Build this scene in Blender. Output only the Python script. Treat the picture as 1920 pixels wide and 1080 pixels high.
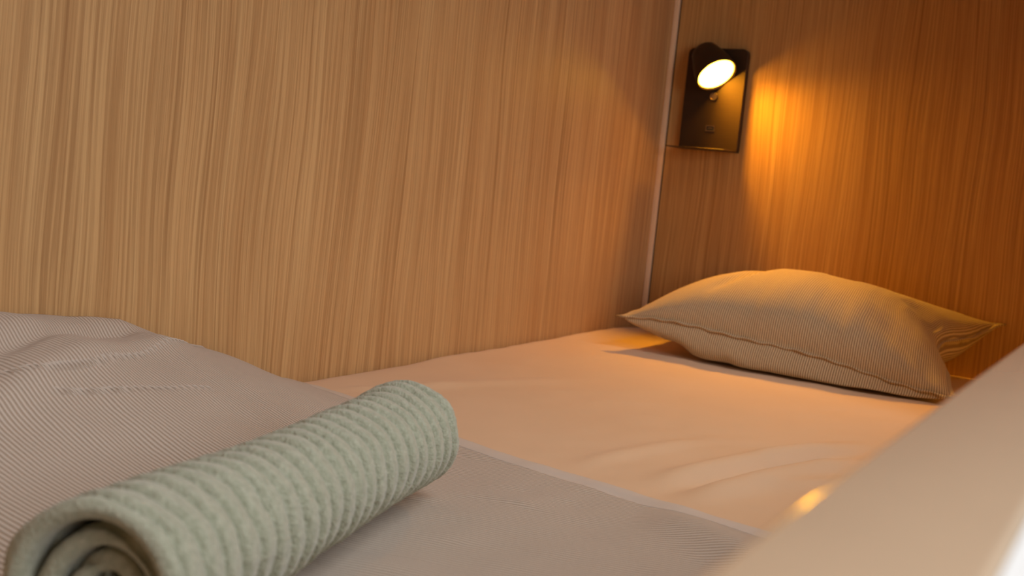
import bpy, bmesh, math, random
import numpy as np
from mathutils import Vector, Matrix, Quaternion

# ------------------------------------------------------------------ settings
for o in list(bpy.data.objects):
    bpy.data.objects.remove(o, do_unlink=True)
S = bpy.context.scene
COL = S.collection
H = 0.55                       # height of the mattress top above the room floor
R = math.radians

# ------------------------------------------------------------------ camera
# bed coordinates: x=0 head panel, y=0 long side panel, z=0 mattress top
F, YAW, PITCH, ROLL = 2057.652, 0.532208588, 0.103802315, 0.0973063569
CAM = Vector((-1.90985507, -0.833963065, 0.258908306 + H))
fw = Vector((math.cos(PITCH) * math.cos(YAW), math.cos(PITCH) * math.sin(YAW), -math.sin(PITCH)))
rt = Vector((math.sin(YAW), -math.cos(YAW), 0))
up = rt.cross(fw)
rt2 = math.cos(ROLL) * rt + math.sin(ROLL) * up
up2 = -math.sin(ROLL) * rt + math.cos(ROLL) * up
cd = bpy.data.cameras.new('camera')
cam = bpy.data.objects.new('camera', cd)
COL.objects.link(cam)
m = Matrix((rt2, up2, -fw)).transposed().to_4x4()
m.translation = CAM
cam.matrix_world = m
cd.sensor_width = 36
cd.lens = F / 1920 * 36
cd.clip_start = 0.02
cd.dof.use_dof = True
cd.dof.focus_distance = 1.05
cd.dof.aperture_fstop = 9.0
S.camera = cam

# ------------------------------------------------------------------ light and exposure
S.view_settings.view_transform = 'Standard'
S.view_settings.look = 'None'
S.view_settings.exposure = 0.0
S.view_settings.gamma = 1.0
S.view_settings.use_curve_mapping = False

w = bpy.data.worlds.new('daylight'); S.world = w
w.use_nodes = True
w.node_tree.nodes['Background'].inputs[0].default_value = (0.80, 0.90, 1.0, 1)
w.node_tree.nodes['Background'].inputs[1].default_value = 0.14

def area(name, loc, target, sx, sy, power, color):
    l = bpy.data.lights.new(name, 'AREA'); l.shape = 'RECTANGLE'
    l.size = sx; l.size_y = sy; l.energy = power; l.color = color
    o = bpy.data.objects.new(name, l); COL.objects.link(o)
    o.location = loc
    o.rotation_euler = (Vector(target) - Vector(loc)).to_track_quat('-Z', 'Y').to_euler()
    return o
# daylight entering through the window of the room, in the wall opposite the bunk
area('window_daylight', (-1.42, -1.90, H + 2.25), (-1.35, -0.55, H + 0.1), 1.0, 2.4, 54, (0.95, 0.965, 1.0))
# added fill light, low outside the foot end, to brighten the long panel
area('low_fill_light', (-1.75, -1.90, H + 0.62), (-1.60, -0.2, H + 0.35), 0.7, 0.6, 10.0, (0.93, 0.965, 1.04))

LAMP_N = Vector((-0.345, -0.62, -0.72)).normalized()
LAMP_C = Vector((-0.047, -0.1125, 0.4655 + H))
LAMP_COL = (1.0, 0.44, 0.02)

# ------------------------------------------------------------------ helpers
def noise2(x, y, seed, sx, sy):
    """smooth value noise in numpy, roughly -1..1"""
    rng = np.random.RandomState(seed)
    g = rng.rand(64, 64) * 2 - 1
    u = np.asarray(x, float) / sx + 100.0; v = np.asarray(y, float) / sy + 100.0
    iu = np.floor(u).astype(int); iv = np.floor(v).astype(int)
    fu = u - iu; fv = v - iv
    fu = fu * fu * fu * (fu * (fu * 6 - 15) + 10); fv = fv * fv * fv * (fv * (fv * 6 - 15) + 10)
    a = g[iu % 64, iv % 64]; b = g[(iu + 1) % 64, iv % 64]
    c = g[iu % 64, (iv + 1) % 64]; d = g[(iu + 1) % 64, (iv + 1) % 64]
    return (a * (1 - fu) + b * fu) * (1 - fv) + (c * (1 - fu) + d * fu) * fv

def sstep(a, b, x):
    t = np.clip((np.asarray(x, float) - a) / (b - a), 0, 1)
    return t * t * (3 - 2 * t)

def link(name, me, mat, parent=None, origin=None):
    o = bpy.data.objects.new(name, me)
    COL.objects.link(o)
    if mat: me.materials.append(mat)
    if parent: o.parent = parent
    if origin is not None: o.location = origin
    return o

def mesh_np(name, V, faces, mat, parent=None, origin=(0, 0, 0), uv=None, smooth=True):
    """V in world coordinates, faces (n,4) quads or list; origin = object base"""
    V = np.asarray(V, float) - np.array(origin, float)
    me = bpy.data.meshes.new(name)
    me.from_pydata(V.tolist(), [], faces.tolist() if hasattr(faces, 'tolist') else faces)
    if uv is not None:
        l = me.uv_layers.new(name='UVMap')
        idx = np.empty(len(me.loops), dtype=np.int32); me.loops.foreach_get('vertex_index', idx)
        l.data.foreach_set('uv', np.asarray(uv, float)[idx].astype(np.float32).ravel())
    if smooth:
        me.polygons.foreach_set('use_smooth', [True] * len(me.polygons))
    me.update()
    loc = Vector(origin)
    if parent: loc = loc - parent.matrix_world.translation if False else loc - parent.location
    return link(name, me, mat, parent, loc)

def grid_faces(nu, nv, off=0, flip=False):
    i = np.arange(nu - 1)[:, None] * nv + np.arange(nv - 1)[None, :]
    i = i.ravel() + off
    f = np.stack([i, i + nv, i + nv + 1, i + 1], 1)
    return f[:, ::-1] if flip else f

def box_bm(bm, x0, x1, y0, y1, z0, z1):
    M = Matrix.Translation(((x0 + x1) / 2, (y0 + y1) / 2, (z0 + z1) / 2)) @ Matrix.Diagonal((x1 - x0, y1 - y0, z1 - z0, 1))
    return bmesh.ops.create_cube(bm, size=1, matrix=M)['verts']

def bm_obj(name, bm, mat, parent=None, origin=(0, 0, 0), bevel=0, seg=3, smooth=False):
    if bevel:
        bmesh.ops.bevel(bm, geom=bm.edges[:], offset=bevel, segments=seg, affect='EDGES', profile=0.5)
    bmesh.ops.translate(bm, verts=bm.verts, vec=-Vector(origin))
    me = bpy.data.meshes.new(name); bm.to_mesh(me); bm.free()
    if smooth or bevel:
        me.polygons.foreach_set('use_smooth', [True] * len(me.polygons))
        try: me.set_sharp_from_angle(angle=R(50))
        except Exception: pass
    loc = Vector(origin)
    if parent: loc = loc - parent.location
    return link(name, me, mat, parent, loc)

def tag(o, label=None, cat=None, kind=None, group=None):
    if label: o['label'] = label
    if cat: o['category'] = cat
    if kind: o['kind'] = kind
    if group: o['group'] = group
    return o

def empty(name, loc, label, cat):
    o = bpy.data.objects.new(name, None); COL.objects.link(o)
    o.location = loc; o.empty_display_size = 0.05
    return tag(o, label, cat)

def tube(points, rad, n=8, closed=False, radf=None):
    P = [Vector(p) for p in points]; V = []; N = len(P)
    for i, p in enumerate(P):
        a = P[(i - 1) % N] if closed or i > 0 else p
        b = P[(i + 1) % N] if closed or i < N - 1 else p
        t = (b - a).normalized()
        s = t.cross(Vector((0, 0, 1)))
        if s.length < 1e-4: s = t.cross(Vector((1, 0, 0)))
        s.normalize(); q = s.cross(t)
        r = rad * (radf[i] if radf else 1)
        for k in range(n):
            an = 2 * math.pi * k / n
            V.append(p + r * (math.cos(an) * s + math.sin(an) * q))
    Fs = []
    for i in range(N if closed else N - 1):
        j = (i + 1) % N
        for k in range(n):
            k2 = (k + 1) % n
            Fs.append([i * n + k, j * n + k, j * n + k2, i * n + k2])
    if not closed:
        Fs.append(list(range(n))[::-1]); Fs.append([(N - 1) * n + k for k in range(n)])
    return np.array([tuple(v) for v in V]), Fs

def lathe(name, prof, center, axis, mat, parent, n=64, sharp=40):
    """prof: list of (distance along axis, radius)"""
    ax = Vector(axis).normalized(); s = ax.orthogonal().normalized(); q = ax.cross(s)
    V = []; Fs = []; c = Vector(center)
    for a, r in prof:
        for k in range(n):
            t = 2 * math.pi * k / n
            V.append(c + ax * a + max(r, 1e-5) * (math.cos(t) * s + math.sin(t) * q))
    for i in range(len(prof) - 1):
        for k in range(n):
            k2 = (k + 1) % n
            Fs.append([i * n + k, i * n + k2, (i + 1) * n + k2, (i + 1) * n + k])
    o = mesh_np(name, [tuple(v) for v in V], Fs, mat, parent, tuple(c))
    try: o.data.set_sharp_from_angle(angle=R(sharp))
    except Exception: pass
    return o

# ------------------------------------------------------------------ node helpers
class NT:
    def __init__(s, name):
        s.m = bpy.data.materials.new(name); s.m.use_nodes = True
        s.t = s.m.node_tree; s.b = s.t.nodes['Principled BSDF']
    def n(s, typ, **kw):
        nd = s.t.nodes.new(typ)
        for k, v in kw.items(): setattr(nd, k, v)
        return nd
    def l(s, a, b): s.t.links.new(a, b)
    def val(s, x, sock):
        if isinstance(x, (int, float)): sock.default_value = x
        else: s.l(x, sock)
    def math(s, op, a, b=None, c=None, clamp=False):
        nd = s.n('ShaderNodeMath', operation=op); nd.use_clamp = clamp
        s.val(a, nd.inputs[0])
        if b is not None: s.val(b, nd.inputs[1])
        if c is not None: s.val(c, nd.inputs[2])
        return nd.outputs[0]
    def noise(s, vec, scale, detail=2, rough=0.5, dist=0):
        nd = s.n('ShaderNodeTexNoise'); s.l(vec, nd.inputs['Vector'])
        nd.inputs['Scale'].default_value = scale; nd.inputs['Detail'].default_value = detail
        nd.inputs['Roughness'].default_value = rough; nd.inputs['Distortion'].default_value = dist
        return nd.outputs['Fac']
    def xyz(s, x, y, z):
        nd = s.n('ShaderNodeCombineXYZ')
        for v, k in ((x, 0), (y, 1), (z, 2)): s.val(v, nd.inputs[k])
        return nd.outputs[0]
    def ramp(s, fac, stops, interp='LINEAR'):
        nd = s.n('ShaderNodeValToRGB'); s.l(fac, nd.inputs[0]); nd.color_ramp.interpolation = interp
        e = nd.color_ramp.elements
        while len(e) < len(stops): e.new(0.5)
        for el, (p, c) in zip(e, stops):
            el.position = p; el.color = (c[0], c[1], c[2], 1) if not isinstance(c, (int, float)) else (c, c, c, 1)
        return nd.outputs[0]
    def mix(s, fac, a, b, mode='MIX'):
        nd = s.n('ShaderNodeMix', data_type='RGBA', blend_type=mode)
        s.val(fac, nd.inputs[0])
        for x, k in ((a, 6), (b, 7)):
            if isinstance(x, tuple): nd.inputs[k].default_value = (*x, 1)
            else: s.l(x, nd.inputs[k])
        return nd.outputs[2]
    def bump(s, h, strength, dist):
        nd = s.n('ShaderNodeBump'); nd.inputs['Strength'].default_value = strength
        nd.inputs['Distance'].default_value = dist; s.l(h, nd.inputs['Height'])
        s.l(nd.outputs[0], s.b.inputs['Normal']); return nd
    def set(s, **kw):
        for k, v in kw.items():
            k = k.replace('_', ' ')
            if isinstance(v, tuple): s.b.inputs[k].default_value = (*v, 1) if len(v) == 3 else v
            elif isinstance(v, (int, float)): s.b.inputs[k].default_value = v
            else: s.l(v, s.b.inputs[k])
        return s.m

def srgb(r, g, b):
    f = lambda c: (c / 255) / 12.92 if c / 255 <= 0.04045 else ((c / 255 + 0.055) / 1.055) ** 2.4
    return (f(r), f(g), f(b))

def plain(name, col, rough=0.5, metal=0.0, **kw):
    t = NT(name); tc = t.n('ShaderNodeTexCoord')
    f = t.noise(tc.outputs['Object'], 35, 3)
    c2 = tuple(c * 0.93 for c in col)
    t.set(Base_Color=t.mix(f, col, c2), Roughness=rough, Metallic=metal, **kw)
    return t.m

def wood(name, axis, seed, base, dark, light, lean=0.0):
    """straight-grained oak laminate; grain runs along z, width along axis ('X' or 'Y')"""
    t = NT(name); tc = t.n('ShaderNodeTexCoord'); sp = t.n('ShaderNodeSeparateXYZ')
    t.l(tc.outputs['Object'], sp.inputs[0])
    u = t.math('ADD', sp.outputs[axis], seed * 7.3); z = t.math('ADD', sp.outputs['Z'], seed * 1.7)
    # slow wander of the grain lines
    wv = t.noise(t.xyz(t.math('MULTIPLY', u, 3.2), 0.0, t.math('MULTIPLY', z, 1.1)), 1.0, 2)
    wv2 = t.noise(t.xyz(t.math('MULTIPLY', u, 24.0), 3.0, t.math('MULTIPLY', z, 3.0)), 1.0, 1)
    uu = t.math('ADD', u, t.math('MULTIPLY', t.math('SUBTRACT', wv, 0.5), 0.075))
    uu = t.math('ADD', uu, t.math('MULTIPLY', t.math('SUBTRACT', wv2, 0.5), 0.0035))
    # broad bands of tone
    band = t.noise(t.xyz(t.math('MULTIPLY', uu, 24.0), 0.0, t.math('MULTIPLY', z, 0.4)), 1.0, 3, 0.6)
    bandr = t.ramp(band, [(0.32, 0.0), (0.68, 1.0)])
    # growth rings: packets of fine dark lines of uneven strength
    lines = t.noise(t.xyz(t.math('MULTIPLY', uu, 190.0), 8.0, t.math('MULTIPLY', z, 1.0)), 1.0, 2, 0.5)
    line = t.ramp(lines, [(0.50, 0.0), (0.62, 0.7), (0.70, 1.0)])
    amp = t.ramp(t.noise(t.xyz(t.math('MULTIPLY', uu, 20.0), 5.0, t.math('MULTIPLY', z, 0.9)), 1.0, 2), [(0.34, 0.10), (0.66, 1.0)])
    # fine parallel fibres
    fine = t.noise(t.xyz(t.math('MULTIPLY', uu, 340.0), 1.0, t.math('MULTIPLY', z, 3.0)), 1.0, 3, 0.6)
    finer = t.ramp(fine, [(0.42, 0.0), (0.60, 1.0)])
    pore = t.noise(t.xyz(t.math('MULTIPLY', uu, 1000.0), 2.0, t.math('MULTIPLY', z, 26.0)), 1.0, 2, 0.6)
    porer = t.ramp(pore, [(0.58, 0.0), (0.70, 1.0)])
    c = t.mix(bandr, base, light)
    la = t.math('MULTIPLY', t.math('MULTIPLY', line, amp), 0.55)
    c = t.mix(la, c, dark)
    c = t.mix(t.math('MULTIPLY', finer, 0.42), c, dark)
    c = t.mix(t.math('MULTIPLY', porer, 0.15), c, tuple(x * 0.6 for x in dark))
    hgt = t.math('SUBTRACT', 1.0, t.math('ADD', t.math('MULTIPLY', la, 0.5), t.math('MULTIPLY', finer, 0.5)))
    t.bump(hgt, 0.2, 0.0005)
    return t.set(Base_Color=c, Roughness=0.48, Specular_IOR_Level=0.35)

# ------------------------------------------------------------------ materials
M_wall = wood('oak_laminate_side', 'X', 1.0, srgb(196, 150, 98), srgb(138, 93, 51), srgb(214, 174, 120))
M_head = wood('oak_laminate_head', 'Y', 2.3, srgb(190, 142, 82), srgb(134, 88, 42), srgb(208, 164, 102))
M_white = plain('white_lacquer', srgb(240, 236, 230), 0.22, Coat_Weight=0.3, Coat_Roughness=0.08)
M_top_shade = plain('rail_top_shade_beige', srgb(212, 184, 152), 0.12, Coat_Weight=0.6, Coat_Roughness=0.03)  # top of the white rail: its dimmer, warmer light put into the colour
M_trim = plain('pale_trim', srgb(240, 208, 170), 0.7)
M_plaster = plain('white_plaster', srgb(232, 228, 220), 0.8)
M_floor = plain('pale_floor', srgb(206, 200, 190), 0.45)
M_dark = plain('joint_shadow_gap_seal', srgb(60, 40, 26), 0.7)

def metal():
    t = NT('black_bronze_metal'); tc = t.n('ShaderNodeTexCoord'); sp = t.n('ShaderNodeSeparateXYZ')
    t.l(tc.outputs['Object'], sp.inputs[0])
    f = t.noise(t.xyz(t.math('MULTIPLY', sp.outputs['X'], 30.0), t.math('MULTIPLY', sp.outputs['Y'], 30.0), t.math('MULTIPLY', sp.outputs['Z'], 1400.0)), 1.0, 2)
    t.bump(f, 0.15, 0.0002)
    return t.set(Base_Color=t.mix(f, srgb(54, 40, 28), srgb(70, 52, 36)), Metallic=0.4, Roughness=0.45, Specular_IOR_Level=0.3)
M_metal = metal()
M_chrome = plain('dark_chrome', srgb(150, 130, 110), 0.2, 0.9)
M_portin = plain('port_black', srgb(18, 15, 13), 0.5)

def lampglow():
    t = NT('lamp_diffuser'); 
    return t.set(Base_Color=(0.9, 0.85, 0.75), Roughness=0.5, Emission_Color=(1.0, 0.46, 0.022), Emission_Strength=50.0)
M_glow = lampglow()

def fabric_sheet():
    t = NT('cotton_sheet'); tc = t.n('ShaderNodeTexCoord'); o = tc.outputs['Object']
    f = t.noise(o, 7, 4); g = t.noise(o, 1500, 2); h = t.noise(o, 60, 3)
    t.bump(t.math('ADD', t.math('MULTIPLY', g, 0.25), h), 0.25, 0.001)
    return t.set(Base_Color=t.mix(f, srgb(222, 186, 148), srgb(230, 196, 160)), Roughness=0.85, Sheen_Weight=0.15)
M_sheet = fabric_sheet()

def fabric_rib(name, light, dark, wid, bumpd, seed=0.0, edge=(0.0, 0.0)):
    """corded cotton: UV.x counts the ribs"""
    t = NT(name); uv = t.n('ShaderNodeUVMap'); sp = t.n('ShaderNodeSeparateXYZ'); t.l(uv.outputs[0], sp.inputs[0])
    tc = t.n('ShaderNodeTexCoord'); o = tc.outputs['Object']
    wob = t.noise(o, 45, 2)
    u = t.math('ADD', sp.outputs[0], t.math('MULTIPLY', wob, 0.5))
    fr = t.math('FRACT', u)
    tri = t.math('ABSOLUTE', t.math('SUBTRACT', t.math('MULTIPLY', fr, 2.0), 1.0))     # 1 at the groove
    g = t.ramp(tri, [(0.0, 0.0), (wid, 0.25), (min(wid + 0.3, 1.0), 1.0)], 'EASE')
    th = t.noise(o, 900, 2); cl = t.noise(o, 9, 3)
    gv = t.math('MULTIPLY', g, t.math('ADD', t.math('MULTIPLY', th, 0.7), 0.55))
    c = t.mix(gv, light, dark)
    c = t.mix(t.math('MULTIPLY', cl, 0.25), c, tuple(x * 0.86 for x in light))
    t.bump(t.math('ADD', t.math('SUBTRACT', 1.0, g), t.math('MULTIPLY', th, 0.35)), 0.6, bumpd)
    return t.set(Base_Color=c, Roughness=0.9, Sheen_Weight=0.2)
M_blanket = fabric_rib('corded_blanket', srgb(214, 200, 184), srgb(160, 138, 116), 0.45, 0.0012)
M_hem = plain('blanket_hem_cotton', srgb(212, 197, 182), 0.9)
M_pillow = fabric_rib('striped_pillow', srgb(216, 192, 152), srgb(122, 92, 58), 0.40, 0.0006)

def terry():
    t = NT('sage_terry'); tc = t.n('ShaderNodeTexCoord'); o = tc.outputs['Object']
    a = t.noise(o, 260, 4, 0.65); b = t.noise(o, 40, 3); v = t.n('ShaderNodeTexVoronoi'); t.l(o, v.inputs['Vector']); v.inputs['Scale'].default_value = 620
    c = t.mix(t.ramp(a, [(0.3, 0.0), (0.7, 1.0)]), srgb(152, 156, 132), srgb(190, 192, 170))
    c = t.mix(t.math('MULTIPLY', b, 0.35), c, srgb(160, 164, 136))
    t.bump(t.math('ADD', a, t.math('MULTIPLY', v.outputs['Distance'], 0.7)), 0.6, 0.0012)
    return t.set(Base_Color=c, Roughness=0.97, Sheen_Weight=0.35, Sheen_Roughness=0.6)
M_towel = terry()

# ------------------------------------------------------------------ the setting
CEIL = 1.0
def struct(name, x0, x1, y0, y1, z0, z1, mat, bevel=0, kind='structure'):
    bm = bmesh.new(); box_bm(bm, x0, x1, y0, y1, z0 + H, z1 + H)
    o = bm_obj(name, bm, mat, None, (x0, y0, z0 + H), bevel)
    return tag(o, kind=kind)
YR0, YR1 = -0.8165, -0.7776           # guard rail
struct('wall_left', -2.06, 0.0, 0.0, 0.03, -H, CEIL, M_wall)
struct('wall_back', 0.0, 0.03, -0.8165, 0.0, -H, CEIL, M_head)
struct('wall_front', -2.09, -2.06, -0.8165, 0.03, -H, CEIL, M_head)
struct('ceiling', -2.09, 0.03, -0.8165, 0.03, CEIL, CEIL + 0.04, M_head)
struct('floor', -3.6, 1.6, -2.1, 0.03, -H - 0.05, -H, M_floor)
struct('side_shade_panel', -0.54, 0.0, -0.8165, -0.7985, 0.2, CEIL, M_head)        # unseen panel added to keep daylight off the head end
struct('trim_1', -0.008, 0.0, -0.0092, 0.0, -0.02, CEIL, M_trim, 0.001)
struct('trim_2', -0.0010, 0.0, -0.0110, -0.0092, -0.02, CEIL, M_dark)
# room wall opposite with a window opening (the daylight comes in there) and a lower gap for the added fill
bm = bmesh.new()
for a in ((-3.6, -2.12, -H, 3.8), (-0.9, 1.6, -H, 3.8), (-1.38, -0.9, -H, 0.95), (-2.12, -1.38, -H, 0.30), (-2.12, -1.94, 0.95, 3.55), (-2.12, -0.9, 3.55, 3.8)):
    box_bm(bm, a[0], a[1], -2.1, -2.0, a[2] + H, a[3] + H)
tag(bm_obj('wall_right', bm, M_plaster, None, (-3.6, -2.1, 0)), kind='structure')
bm = bmesh.new()
for a in ((-1.94, -1.90, .95, 3.55), (-.94, -.90, .95, 3.55), (-1.90, -.94, .95, .99), (-1.90, -.94, 3.51, 3.55)):
    box_bm(bm, a[0], a[1], -2.08, -1.96, a[2] + H, a[3] + H)
tag(bm_obj('window_1', bm, M_white, None, (-1.94, -2.08, .95 + H), ), kind='structure')

# ------------------------------------------------------------------ mattress with fitted sheet
def ridge(X, Y, a, b, hgt, wid, bend=0.0, sharp=1.0):
    """soft fold from a to b on the plane"""
    ax, ay = a; bx, by = b
    dx, dy = bx - ax, by - ay; L = math.hypot(dx, dy); dx /= L; dy /= L
    s = ((X - ax) * dx + (Y - ay) * dy) / L
    d = (X - ax) * -dy + (Y - ay) * dx - bend * np.sin(np.clip(s, 0, 1) * math.pi)
    env = sstep(-0.05, 0.25, s) * (1 - sstep(0.7, 1.1, s))
    return hgt * env * np.exp(-(np.abs(d) / wid) ** (2 * sharp))

def mattress_z(X, Y):
    z = 0.0016 * noise2(X, Y, 3, 0.22, 0.18) + 0.0009 * noise2(X, Y, 4, 0.09, 0.07)
    z = z + ridge(X, Y, (-1.03, -0.47), (-0.68, -0.575), 0.0085, 0.013, 0.012)
    z = z + ridge(X, Y, (-1.06, -0.515), (-0.76, -0.60), 0.0090, 0.015, 0.010)
    z = z - ridge(X, Y, (-1.05, -0.492), (-0.70, -0.592), 0.006, 0.009, 0.012)
    z = z + ridge(X, Y, (-0.95, -0.55), (-0.74, -0.66), 0.004, 0.012, -0.008)
    z = z + ridge(X, Y, (-1.04, -0.40), (-0.80, -0.45), 0.0040, 0.012, 0.006)
    z = z + ridge(X, Y, (-0.93, -0.10), (-0.62, -0.20), 0.0030, 0.016, 0.008) + ridge(X, Y, (-0.98, -0.06), (-0.80, -0.14), 0.0028, 0.010, -0.004)
    z = z + 0.0007 * noise2(X + Y, Y - X, 5, 0.035, 0.05)
    z = z + 0.004 * np.exp(-(Y / 0.02) ** 2) * noise2(X, X * 0, 9, 0.16, 1.0)
    return z

def build_mattress():
    nx, ny = 330, 140
    x = np.linspace(-2.04, -0.003, nx); y = np.linspace(-0.772, -0.003, ny)
    X, Y = np.meshgrid(x, y, indexing='ij')
    Z = mattress_z(X, Y)
    for E, s in ((Y - y[0], 0.02), (x[-1] - X, 0.008), (X - x[0], 0.02), (y[-1] - Y, 0.006)):
        t = np.clip(1 - E / s, 0, 1)
        Z -= s * (1 - np.sqrt(np.clip(1 - t * t, 0, 1)))
    V = [np.stack([X, Y, Z + H], -1).reshape(-1, 3)]
    Fs = grid_faces(nx, ny).tolist()
    # skirt
    loop = [(i, 0) for i in range(nx)] + [(nx - 1, j) for j in range(1, ny)] + [(i, ny - 1) for i in range(nx - 2, -1, -1)] + [(0, j) for j in range(ny - 2, 0, -1)]
    top = [i * ny + j for i, j in loop]
    n0 = nx * ny
    bot = np.array([[X[i, j], Y[i, j], H - 0.14] for i, j in loop])
    V.append(bot); n = len(loop)
    for k in range(n):
        k2 = (k + 1) % n
        Fs.append([top[k2], top[k], n0 + k, n0 + k2])
    Fs.append([n0 + k for k in range(n)][::-1])
    o = mesh_np('mattress', np.concatenate(V), Fs, M_sheet, None, (-1.02, -0.388, H - 0.14))
    tag(o, 'mattress under a plain cream fitted sheet, filling the bunk between oak panels and white rail', 'mattress')
    # slatted deck below
    bm = bmesh.new(); box_bm(bm, -2.06, -0.001, -0.7776, -0.001, H - 0.17, H - 0.141)
    d = bm_obj('bunk_base', bm, M_head, None, (-2.06, -0.7776, H - 0.17))
    tag(d, 'oak board base carrying the mattress of the bunk', 'bed base')
build_mattress()

# ------------------------------------------------------------------ guard rail
bm = bmesh.new(); box_bm(bm, -2.058, -0.001, YR0 + 0.0004, YR1 - 0.0004, H - 0.17, H + 0.1945)
o = bm_obj('guard_rail', bm, M_white, None, (-2.058, YR0, H - 0.17), 0.0003, 1)
bm = bmesh.new(); box_bm(bm, -2.058, -0.001, YR0, YR1, H + 0.1946, H + 0.199)
band = bm_obj('shaded_top', bm, M_top_shade, o, (-2.058, YR0, H + 0.1946), 0.0021, 5)
band['label'] = 'glossy top edge with rounded corners, tinted beige for the dimmer, warmer light on it'
tag(o, 'white guard board with glossy top edge tinted beige for dimmer light, blurred in the near right foreground', 'guard rail')

# ------------------------------------------------------------------ corded blanket
RIB = 0.0040
def edge_x(Y):
    t = -Y
    return np.interp(t, [0, 0.07, 0.29, 0.40, 0.60, 0.78], [-0.985, -1.012, -1.050, -1.064, -1.084, -1.10]) + 0.003 * noise2(Y, Y * 0, 21, 0.12, 1)

def blanket_z(X, Y):
    d = edge_x(Y) - X                      # distance in from the edge
    W = np.interp(-X, [0.98, 1.02, 1.10, 1.22, 1.34, 1.6, 2.1], [0.0, .009, .040, .088, .102, .110, .112])
    G = 1 - sstep(0.01, 0.33, -Y + 0.02 * noise2(X, Y, 8, .2, .2))
    z = W * G
    z = z + 0.0055 * noise2(X + 0.5 * Y, Y - .3 * X, 31, 0.10, 0.17) * sstep(0.0, 0.08, d)
    z = z + 0.0022 * noise2(X, Y, 32, 0.045, 0.07) * sstep(0.0, 0.05, d)
    z = z - ridge(X, Y, (-1.19, -0.02), (-1.45, -0.12), 0.010, 0.012, -0.01)
    z = z + ridge(X, Y, (-1.16, -0.045), (-1.50, -0.17), 0.006, 0.014, 0.0)
    z = z - ridge(X, Y, (-1.20, -0.40), (-1.32, -0.62), 0.007, 0.022, 0.015)
    z = z + ridge(X, Y, (-1.10, -0.50), (-1.28, -0.74), 0.009, 0.026, 0.01)
    z = z + 0.0022 * np.exp(-((d - 0.011) / 0.010) ** 2)          # thick turned hem
    return z + 0.0035

def rib_coord(X, Y):
    t = -Y
    Xt = 0.33 * t + 0.072 * (np.exp(-t / 0.12) - 1)
    return (X - Xt) / RIB

def build_blanket():
    nu, nv = 520, 420
    u = np.linspace(0, 1, nu) ** 1.0; y = np.linspace(-0.770, -0.006, nv)
    U, Y = np.meshgrid(u, y, indexing='ij')
    HEM = 0.024
    E = edge_x(Y)
    def surf(x0, x1, n, name, mat, parent, origin, lift):
        uu = np.linspace(0, 1, n)
        Ug, Yg = np.meshgrid(uu, y, indexing='ij')
        Eg = edge_x(Yg)
        A = Eg - x0; B = (Eg - x1) if x1 is not None else np.full_like(Eg, -2.045)
        X = A + (B - A) * Ug
        Zt = np.maximum(mattress_z(X, Yg), -0.002) + blanket_z(X, Yg) + lift
        Zt = np.maximum(Zt, mattress_z(X, Yg) + 0.0036)
        # rounded drop at the far edge
        d = Eg - X
        Zt = Zt - 0.0012 * (1 - np.sqrt(np.clip(1 - np.clip(1 - d / 0.004, 0, 1) ** 2, 0, 1)))
        Zb = mattress_z(X, Yg) + 0.0009
        T = np.stack([X, Yg, Zt + H], -1).reshape(-1, 3)
        Bt = np.stack([X, Yg, Zb + H], -1).reshape(-1, 3)
        nvv = len(y); N = n * nvv
        Fs = grid_faces(n, nvv, 0, True).tolist() + grid_faces(n, nvv, N).tolist()
        lp = [(i, 0) for i in range(n)] + [(n - 1, j) for j in range(1, nvv)] + [(i, nvv - 1) for i in range(n - 2, -1, -1)] + [(0, j) for j in range(nvv - 2, 0, -1)]
        ids = [i * nvv + j for i, j in lp]
        for k in range(len(ids)):
            a, b = ids[k], ids[(k + 1) % len(ids)]
            Fs.append([a, b, b + N, a + N])
        s = rib_coord(X, Yg).reshape(-1)
        uv = np.stack([s, Yg.reshape(-1) * 10], 1); uv = np.concatenate([uv, uv])
        return mesh_np(name, np.concatenate([T, Bt]), Fs, mat, parent, origin, uv)
    org = (-1.5, -0.388, H)
    b = surf(HEM, None, 460, 'blanket', M_blanket, None, org, 0.0)
    tag(b, 'pale pinkish corded cotton blanket spread over the foot of the bunk, rising at the wall', 'blanket')
    surf(0.0, HEM, 22, 'hem', M_hem, b, org, 0.0002)['label'] = 'smooth pale turned hem'
    # stitched pleat lines crossing the ribs: short thread stitches
    def stitches(path, n, name):
        V = []; Fs = []; P = np.array(path)
        tt = np.linspace(0, len(P) - 1, n)
        xs = np.interp(tt, range(len(P)), P[:, 0]); ys = np.interp(tt, range(len(P)), P[:, 1])
        for x, yv in zip(xs, ys):
            q = []
            for k in (-1, 0, 1):
                xx = x + k * 0.0016; yy = yv - k * 0.0035
                zz = float(mattress_z(np.array([xx]), np.array([yy]))[0] + blanket_z(np.array([xx]), np.array([yy]))[0]) + H + (0.0008 if k == 0 else 0.0)
                q.append((xx, yy, zz))
            v, f = tube(q, 0.0008, 6, radf=[0.5, 1, 0.5])
            o = len(V); V += v.tolist(); Fs += [[i + o for i in ff] for ff in f]
        so = mesh_np(name, V, Fs, M_hem, b, org); so['kind'] = 'stuff'; so['label'] = 'row of pale stitches across the ribs'
    stitches([(-1.118, -0.010), (-1.18, -0.052), (-1.268, -0.099), (-1.341, -0.127), (-1.388, -0.133), (-1.45, -0.125)], 58, 'stitching')
    stitches([(-1.24, -0.150), (-1.333, -0.155), (-1.39, -0.151)], 24, 'stitching')
build_blanket()

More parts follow.
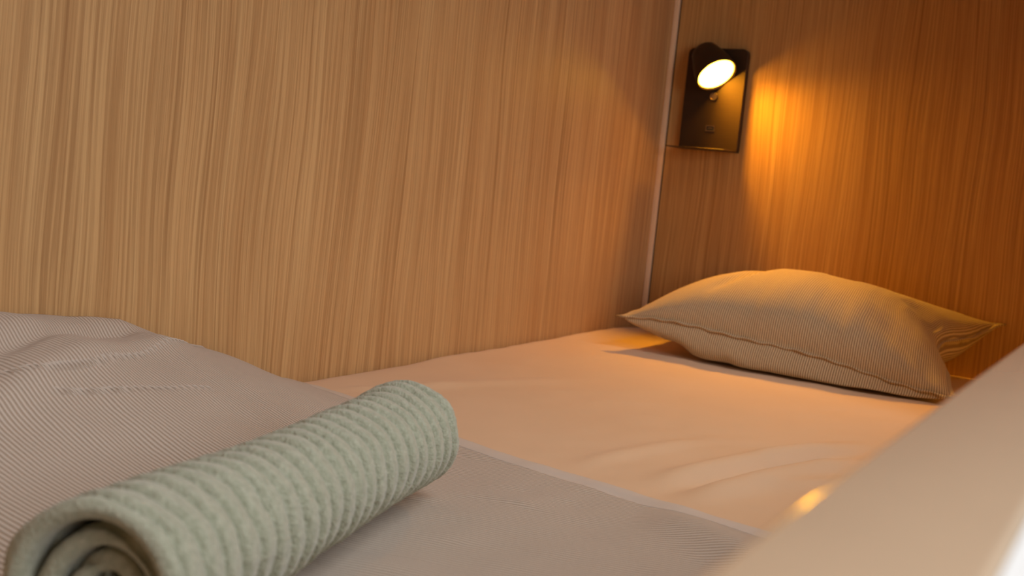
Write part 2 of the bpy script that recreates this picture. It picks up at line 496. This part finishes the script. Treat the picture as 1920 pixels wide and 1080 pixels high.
# ------------------------------------------------------------------ rolled towel
def build_towel():
    PA = np.array([-1.602, -0.4555, 0.0]); PB = np.array([-1.231, -0.357, 0.0])
    LEN = float(np.linalg.norm(PB - PA)); ax = (PB - PA) / LEN
    sd = np.array([ax[1], -ax[0], 0.0]); uz = np.array([0, 0, 1.0])
    C0 = PA + np.array([0, 0, 0.0515 + H])
    T0, T1 = 0.0, LEN
    ROUT = 0.0460; pitch = 0.0122; th = 0.0102
    turns = 3.35
    TH = turns * 2 * math.pi
    end_ang = -2.0                                   # loose edge tucked underneath
    outer = 1.06 * 2 * math.pi
    a_in = np.linspace(0, TH - outer, 130, endpoint=False); a_out = np.linspace(TH - outer, TH, 330)
    th_a = np.concatenate([a_in, a_out])
    na = 300
    # axial samples denser at the ends
    s = np.linspace(0, 1, na); t_ = T0 + (T1 - T0) * s
    TT, AA = np.meshgrid(t_, th_a, indexing='ij')
    rc = (ROUT - th / 2) - pitch * (TH - AA) / (2 * math.pi)
    sN0 = (TT - T0) / (T1 - T0)
    inner = np.clip((TH - AA) / (2 * math.pi), 0, 4)      # 0 at the outside
    phi = end_ang + (AA - TH)
    wob = sstep(0.6, 1.6, inner)
    rc = rc * (1 + wob * (0.10 * np.sin(2 * phi + 0.7) + 0.06 * np.sin(3 * phi + 2.0 + 8 * TT)))
    rc = np.maximum(rc, 0.0035)
    sag = 1 + 0.13 * (1 - sN0) ** 3 + 0.05 * sN0 ** 3 - 0.035 * np.sin(math.pi * np.clip(sN0, 0, 1))
    rc = rc * sag
    # ends of the layers: uneven, inner turns a little recessed in front, one proud at the back
    e0 = 0.0045 * noise2(AA, AA * 0, 41, 1.2, 1) + 0.010 * sstep(0.5, 1.3, inner) + 0.004 * np.sin(phi * 1.0)
    e1 = 0.004 * noise2(AA, AA * 0, 42, 1.4, 1) - 0.011 * np.exp(-((inner - 1.1) / 0.4) ** 2)
    sN = (TT - T0) / (T1 - T0)
    ax_pos = (T0 + e0) * (1 - sN) + (T1 - e1) * sN
    # ribs: broad flat cords with narrow grooves
    wv = 0.0022 * noise2(ax_pos, phi, 43, 0.05, 0.9) + 0.0007 * noise2(ax_pos, phi, 44, 0.02, 0.35) + 0.004 * np.sin(phi + 1.0)
    ph = (ax_pos + wv) / 0.0172
    fr = ph - np.floor(ph)
    g = np.exp(-(np.minimum(fr, 1 - fr) / 0.080) ** 2)
    terr = 0.0028 * (0.5 - fr) + 0.0008 * np.sin(math.pi * fr)
    fuzz = 0.00022 * noise2(ax_pos, AA * 0.05, 45, 0.0035, 0.0035) + 0.0002 * noise2(ax_pos, AA * 0.05, 46, 0.0018, 0.0018) + 0.0011 * noise2(ax_pos, phi, 47, 0.03, 0.5)
    dout = -0.0044 * g + terr + fuzz
    din = -0.0015 * g
    # rounded ends
    de = np.minimum(ax_pos - (T0 + e0), (T1 - e1) - ax_pos)
    rnd = np.sqrt(np.clip(1 - np.clip(1 - de / 0.0065, 0, 1) ** 2, 0.0, 1))
    half = th / 2 * (0.12 + 0.88 * rnd)
    tail = np.sqrt(np.clip((TH - AA) / 0.12, 0.02, 1))
    half = half * np.where(AA > TH - 0.12, tail, 1)
    def pos(r):
        # slightly flattened where it rests
        cx = r * np.cos(phi); cz = r * np.sin(phi)
        cz = np.where(cz < -0.036, -0.036 + (cz + 0.036) * 0.72, cz)
        P = C0 + (0.004 * (1 - sN) ** 2)[..., None] * uz + ax_pos[..., None] * ax + cx[..., None] * sd + cz[..., None] * uz
        return P.reshape(-1, 3)
    Po = pos(rc + half + dout * rnd); Pi = pos(rc - half - din * rnd)
    nb = len(th_a); N = na * nb
    Fs = grid_faces(na, nb, 0).tolist() + grid_faces(na, nb, N, True).tolist()
    lp = [(i, 0) for i in range(na)] + [(na - 1, j) for j in range(1, nb)] + [(i, nb - 1) for i in range(na - 2, -1, -1)] + [(0, j) for j in range(nb - 2, 0, -1)]
    ids = [i * nb + j for i, j in lp]
    for k in range(len(ids)):
        a, b = ids[k], ids[(k + 1) % len(ids)]
        Fs.append([b, a, a + N, b + N])
    V = np.concatenate([Po, Pi])
    base = C0 + (T0 + T1) / 2 * ax; base[2] = H + 0.01
    o = mesh_np('towel', V, Fs, M_towel, None, tuple(base))
    tag(o, 'rolled sage green ribbed terry towel lying on the corded blanket', 'towel')
build_towel()

# ------------------------------------------------------------------ pillow
def build_pillow():
    A = np.array([-0.342, -0.118, 0.052]); B = np.array([-0.318, -0.607, 0.013])
    Cc = np.array([-0.014, -0.620, 0.095]); D = np.array([-0.035, -0.105, 0.070])
    nu, nv = 200, 130
    # denser sampling near the seam
    un = -np.cos(np.linspace(0, math.pi, nu)); vn = -np.cos(np.linspace(0, math.pi, nv))
    U, Vv = np.meshgrid(un, vn, indexing='ij')
    def base(U, V):
        a = (1 - U) / 2; b = (1 + U) / 2; c = (1 - V) / 2; d = (1 + V) / 2
        P = (a * c)[..., None] * A + (b * c)[..., None] * B + (b * d)[..., None] * Cc + (a * d)[..., None] * D
        fu = 1 - U ** 2; fv = 1 - V ** 2
        wf = ((1 - V) / 2) ** 2; wb = ((1 + V) / 2) ** 2; wl = ((1 - U) / 2) ** 3; wr = ((1 + U) / 2) ** 4
        P[..., 0] += 0.004 * fu * wf - 0.012 * fu * wb
        P[..., 1] += -0.022 * (fv ** 0.8) * wl
        # right short side drawn in with a sharp fold
        P[..., 1] += (0.030 * fv + 0.024 * np.exp(-((V + 0.05) / 0.28) ** 2)) * wr
        P[..., 2] += (0.003 * np.sin(U * 5) + 0.024 * (0.5 - 0.5 * U)) * fu * wf + 0.018 * fv * wl + 0.012 * np.exp(-((V - 0.1) / 0.3) ** 2) * wr
        return P
    P = base(U, Vv)
    fu = np.clip(1 - U ** 2, 0, 1); fv = np.clip(1 - Vv ** 2, 0, 1)
    # top: fullness shifted to the left of the middle
    prof = (fu ** np.where(U < 0, 0.85, 0.58)) * (fv ** np.where(Vv < 0, 0.36, 0.55))
    skew = 1 + 0.04 * (-U) - 0.10 * Vv
    hz = 0.083 * prof * skew
    # creases
    cre = ridge(U * 0.245, Vv * 0.16, (-0.130, -0.13), (-0.075, 0.06), 0.007, 0.012, 0.0)
    cre2 = ridge(U * 0.245, Vv * 0.16, (0.245, 0.0), (0.15, 0.03), 0.009, 0.018, 0.0)
    cre3 = ridge(U * 0.245, Vv * 0.16, (0.245, -0.16), (0.12, -0.08), 0.006, 0.016, 0.004)
    nz = 0.0018 * noise2(U, Vv, 61, 0.22, 0.5) * fu * fv + 0.0022 * noise2(U, Vv, 62, 0.10, 0.9) * fu
    # puckers along the seam
    puck = 0.0016 * noise2(U, U * 0, 63, 0.05, 1) * np.exp(-(1 - np.abs(Vv)) / 0.12) * fu
    T = P.copy(); T[..., 2] += hz - cre - cre2 * (fv > 0) * sstep(0, .2, fu) - cre3 * sstep(0, .3, fu) + nz + puck * sstep(0, .05, fv)
    ez = np.minimum(fu, fv) < 1e-6
    T[ez] = P[ez]
    # bottom: bulges forward, flattened on the sheet
    pb = (fu ** 0.42) * (fv ** 0.36)
    Bm = P.copy()
    front = ((1 - Vv) / 2) ** 1.3
    Bm[..., 0] -= 0.060 * pb * front * (0.55 + 0.45 * fu)
    Bm[..., 1] += 0.0
    Bm[..., 2] -= 0.075 * pb * (1 + 0.10 * noise2(U, Vv, 64, 0.13, 0.6)) - 0.006 * noise2(U, Vv, 65, .16, .8) * pb
    zf = 0.0015 + 0.0025 * (1 + noise2(U, Vv, 66, .2, .4)) * 0.5
    k = 0.010
    Bm[..., 2] = np.where(Bm[..., 2] < zf + k, zf + k * np.exp(np.clip((Bm[..., 2] - zf - k) / k, -20, 0)), Bm[..., 2])
    Bm[ez] = P[ez]
    V = np.concatenate([T.reshape(-1, 3), Bm.reshape(-1, 3)]); V[:, 2] += H
    V[:, 0] = np.minimum(V[:, 0], -0.004)
    N = nu * nv
    Fs = np.concatenate([grid_faces(nu, nv, 0, True), grid_faces(nu, nv, N)]).tolist()
    uv1 = np.stack([U * 0.245 / 0.0034, Vv], -1).reshape(-1, 2)
    uv = np.concatenate([uv1, uv1])
    org = (-0.18, -0.36, H)
    o = mesh_np('pillow', V, Fs, M_pillow, None, org, uv)
    # weld seam
    bm = bmesh.new(); bm.from_mesh(o.data)
    bmesh.ops.remove_doubles(bm, verts=bm.verts, dist=1e-5); bm.normal_update()
    bmesh.ops.recalc_face_normals(bm, faces=bm.faces); bm.to_mesh(o.data); bm.free()
    tag(o, 'beige finely striped pillow lying under the reading lamp at the head end', 'pillow')
    # flange: flat stitched border around the seam
    def perim(n=90):
        L = []
        for a in np.linspace(-1, 1, n, endpoint=False): L.append((a, -1))
        for a in np.linspace(-1, 1, n // 2, endpoint=False): L.append((1, a))
        for a in np.linspace(1, -1, n, endpoint=False): L.append((a, 1))
        for a in np.linspace(1, -1, n // 2, endpoint=False): L.append((-1, a))
        return L
    L = perim(); Pm = base(np.array([[a for a, b in L]]), np.array([[b for a, b in L]]))[0]
    cen = Pm.mean(0)
    n = len(L); Vf = []; uvf = []
    for i in range(n):
        t = Pm[(i + 1) % n] - Pm[i - 1]; t /= np.linalg.norm(t)
        out = np.cross(t, [0, 0, 1.0]); out /= np.linalg.norm(out)
        if np.dot(out, Pm[i] - cen) < 0: out = -out
        u_, v_ = L[i]
        corner = max(0, min(abs(u_), 1) + min(abs(v_), 1) - 1.0)
        wdt = 0.0044 + 0.002 * float(noise2(np.array([i * .1]), np.array([0.]), 71, 0.4, 1)[0]) + 0.008 * (max(0, corner - 0.93) / 0.07)
        dz = 0.0012 * math.sin(i * 0.9)
        upv = np.array([0, 0, 1.0])
        for off, zz in ((-0.004, 0.0016), (wdt, 0.0012 + dz), (wdt, -0.0012 + dz), (-0.004, -0.0016)):
            q = Pm[i] + out * off + upv * zz
            q[2] = max(q[2], 0.003); q[0] = min(q[0], -0.003)
            Vf.append(q + np.array([0, 0, H]))
            uvf.append((u_ * 0.245 / 0.0034 + (v_ * 0.16 / 0.0039 if abs(u_) == 1 else 0), 0))
    Ff = []
    for i in range(n):
        j = (i + 1) % n
        for k in range(4):
            k2 = (k + 1) % 4
            Ff.append([i * 4 + k, j * 4 + k, j * 4 + k2, i * 4 + k2])
    fl = mesh_np('flange', Vf, Ff, M_pillow, o, org, uvf)
    fl['label'] = 'narrow stitched seam edge'
build_pillow()

# ------------------------------------------------------------------ reading lamp on the head panel
def build_lamp():
    y0, z0, wd, ht = -0.0413, 0.5166 + H, 0.1121, 0.1812
    root = empty('reading_lamp', (0, y0 - wd / 2, z0 - ht), 'lit black metal reading lamp with phone shelf fixed to the oak head panel', 'wall lamp')
    th = 0.014
    # back plate: rounded outline extruded in x
    def outline(rt_, rb_):
        pts = []
        def arc(cy, cz, r, a0, a1, n=8):
            for k in range(n + 1):
                a = a0 + (a1 - a0) * k / n
                pts.append((cy + r * math.cos(a), cz + r * math.sin(a)))
        ya, yb = y0 - wd, y0; za, zb = z0 - ht, z0
        arc(ya + rt_, zb - rt_, rt_, math.pi, math.pi / 2)
        arc(yb - rt_, zb - rt_, rt_, math.pi / 2, 0)
        arc(yb - rb_, za + rb_, rb_, 0, -math.pi / 2)
        arc(ya + rb_, za + rb_, rb_, -math.pi / 2, -math.pi)
        return pts
    pts = outline(0.011, 0.002); n = len(pts); V = []; Fs = []
    cy, cz = y0 - wd / 2, z0 - ht / 2
    layers = [(-0.0002, 0.0), (-th + 0.0008, 0.0), (-th, 0.0008)]
    for x, ins in layers:
        for (a, b) in pts:
            da, db = a - cy, b - cz
            V.append((x, cy + da * (1 - ins / abs(wd / 2)), cz + db * (1 - ins / (ht / 2))))
    for i in range(2):
        for k in range(n):
            k2 = (k + 1) % n
            Fs.append([i * n + k, i * n + k2, (i + 1) * n + k2, (i + 1) * n + k])
    Fs.append([2 * n + k for k in range(n)]); Fs.append([k for k in range(n)][::-1])
    pl = mesh_np('back_plate', V, Fs, M_metal, root, (0, cy, cz), smooth=False)
    # shelf folded forward from the foot of the plate
    bm = bmesh.new(); box_bm(bm, -0.077, -0.0005, y0 - wd, y0, z0 - ht - 0.0016, z0 - ht)
    bm_obj('shelf', bm, M_metal, root, (-0.077, y0 - wd, z0 - ht - 0.0016), 0.0006, 2)
    # lamp head: tapered can with rounded back, open bezel in front
    ax = -LAMP_N
    prof = [(0.0035, 0.0326), (0.0005, 0.0342), (-0.0008, 0.0356), (-0.0010, 0.0364), (0.0008, 0.0370), (0.010, 0.0368), (0.020, 0.0352), (0.034, 0.0315), (0.048, 0.0270), (0.058, 0.0240), (0.063, 0.0200), (0.066, 0.0120), (0.067, 0.0)]
    lathe('lamp_head', prof, LAMP_C, ax, M_metal, root)
    lathe('diffuser', [(0.0024, 0.0), (0.0024, 0.012), (0.0025, 0.024), (0.0026, 0.0330)], LAMP_C, ax, M_glow, root)['label'] = 'glowing warm round light face'
    # pivot between head and plate
    pc = LAMP_C + ax * 0.030
    q = Vector((-th + 0.001, pc.y - 0.004, pc.z - 0.002))
    v, f = tube([tuple(pc), tuple(pc.lerp(q, 0.5)), tuple(q)], 0.008, 20)
    mesh_np('pivot', v, f, M_metal, root, tuple(pc))
    # round switch below the head and USB socket
    sc = Vector((-th, -0.0990, 0.4305 + H))
    lathe('switch', [(0.0, 0.0078), (0.002, 0.0078), (0.0034, 0.0068), (0.0034, 0.0056), (0.0022, 0.0050), (0.0022, 0.0)], sc, Vector((-1, 0, 0)), M_chrome, root, 32)
    uc = Vector((-th, -0.0990, 0.3735 + H)); bm = bmesh.new()
    w2, h2, t = 0.0085, 0.0052, 0.0013
    for a in ((-w2, w2, h2 - t, h2), (-w2, w2, -h2, -h2 + t), (-w2, -w2 + t, -h2 + t, h2 - t), (w2 - t, w2, -h2 + t, h2 - t)):
        box_bm(bm, uc.x - 0.0012, uc.x + 0.0002, uc.y + a[0], uc.y + a[1], uc.z + a[2], uc.z + a[3])
    us = bm_obj('usb_socket', bm, M_chrome, root, tuple(uc))
    bm = bmesh.new(); box_bm(bm, uc.x - 0.0002, uc.x + 0.0002, uc.y - w2 + t, uc.y + w2 - t, uc.z - h2 + t, uc.z + h2 - t)
    so = bm_obj('slot', bm, M_portin, None, tuple(uc)); so.parent = us; so.location = (0, 0, 0)
    bm = bmesh.new(); box_bm(bm, uc.x - 0.0009, uc.x, uc.y - 0.0045, uc.y + 0.0045, uc.z - 0.0002, uc.z + 0.0012)
    so = bm_obj('tongue', bm, M_chrome, None, tuple(uc)); so.parent = us; so.location = (0, 0, 0)
    # the lamp's own light: a disc with a lens that narrows the beam
    l = bpy.data.lights.new('reading_lamp_light', 'AREA'); l.shape = 'DISK'; l.size = 0.062
    l.energy = 1.5; l.color = LAMP_COL; l.spread = R(125)
    lo = bpy.data.objects.new('reading_lamp_light', l); COL.objects.link(lo)
    lo.rotation_mode = 'QUATERNION'; lo.rotation_quaternion = LAMP_N.to_track_quat('-Z', 'Y')
    lo.location = LAMP_C - LAMP_N * 0.0012
build_lamp()
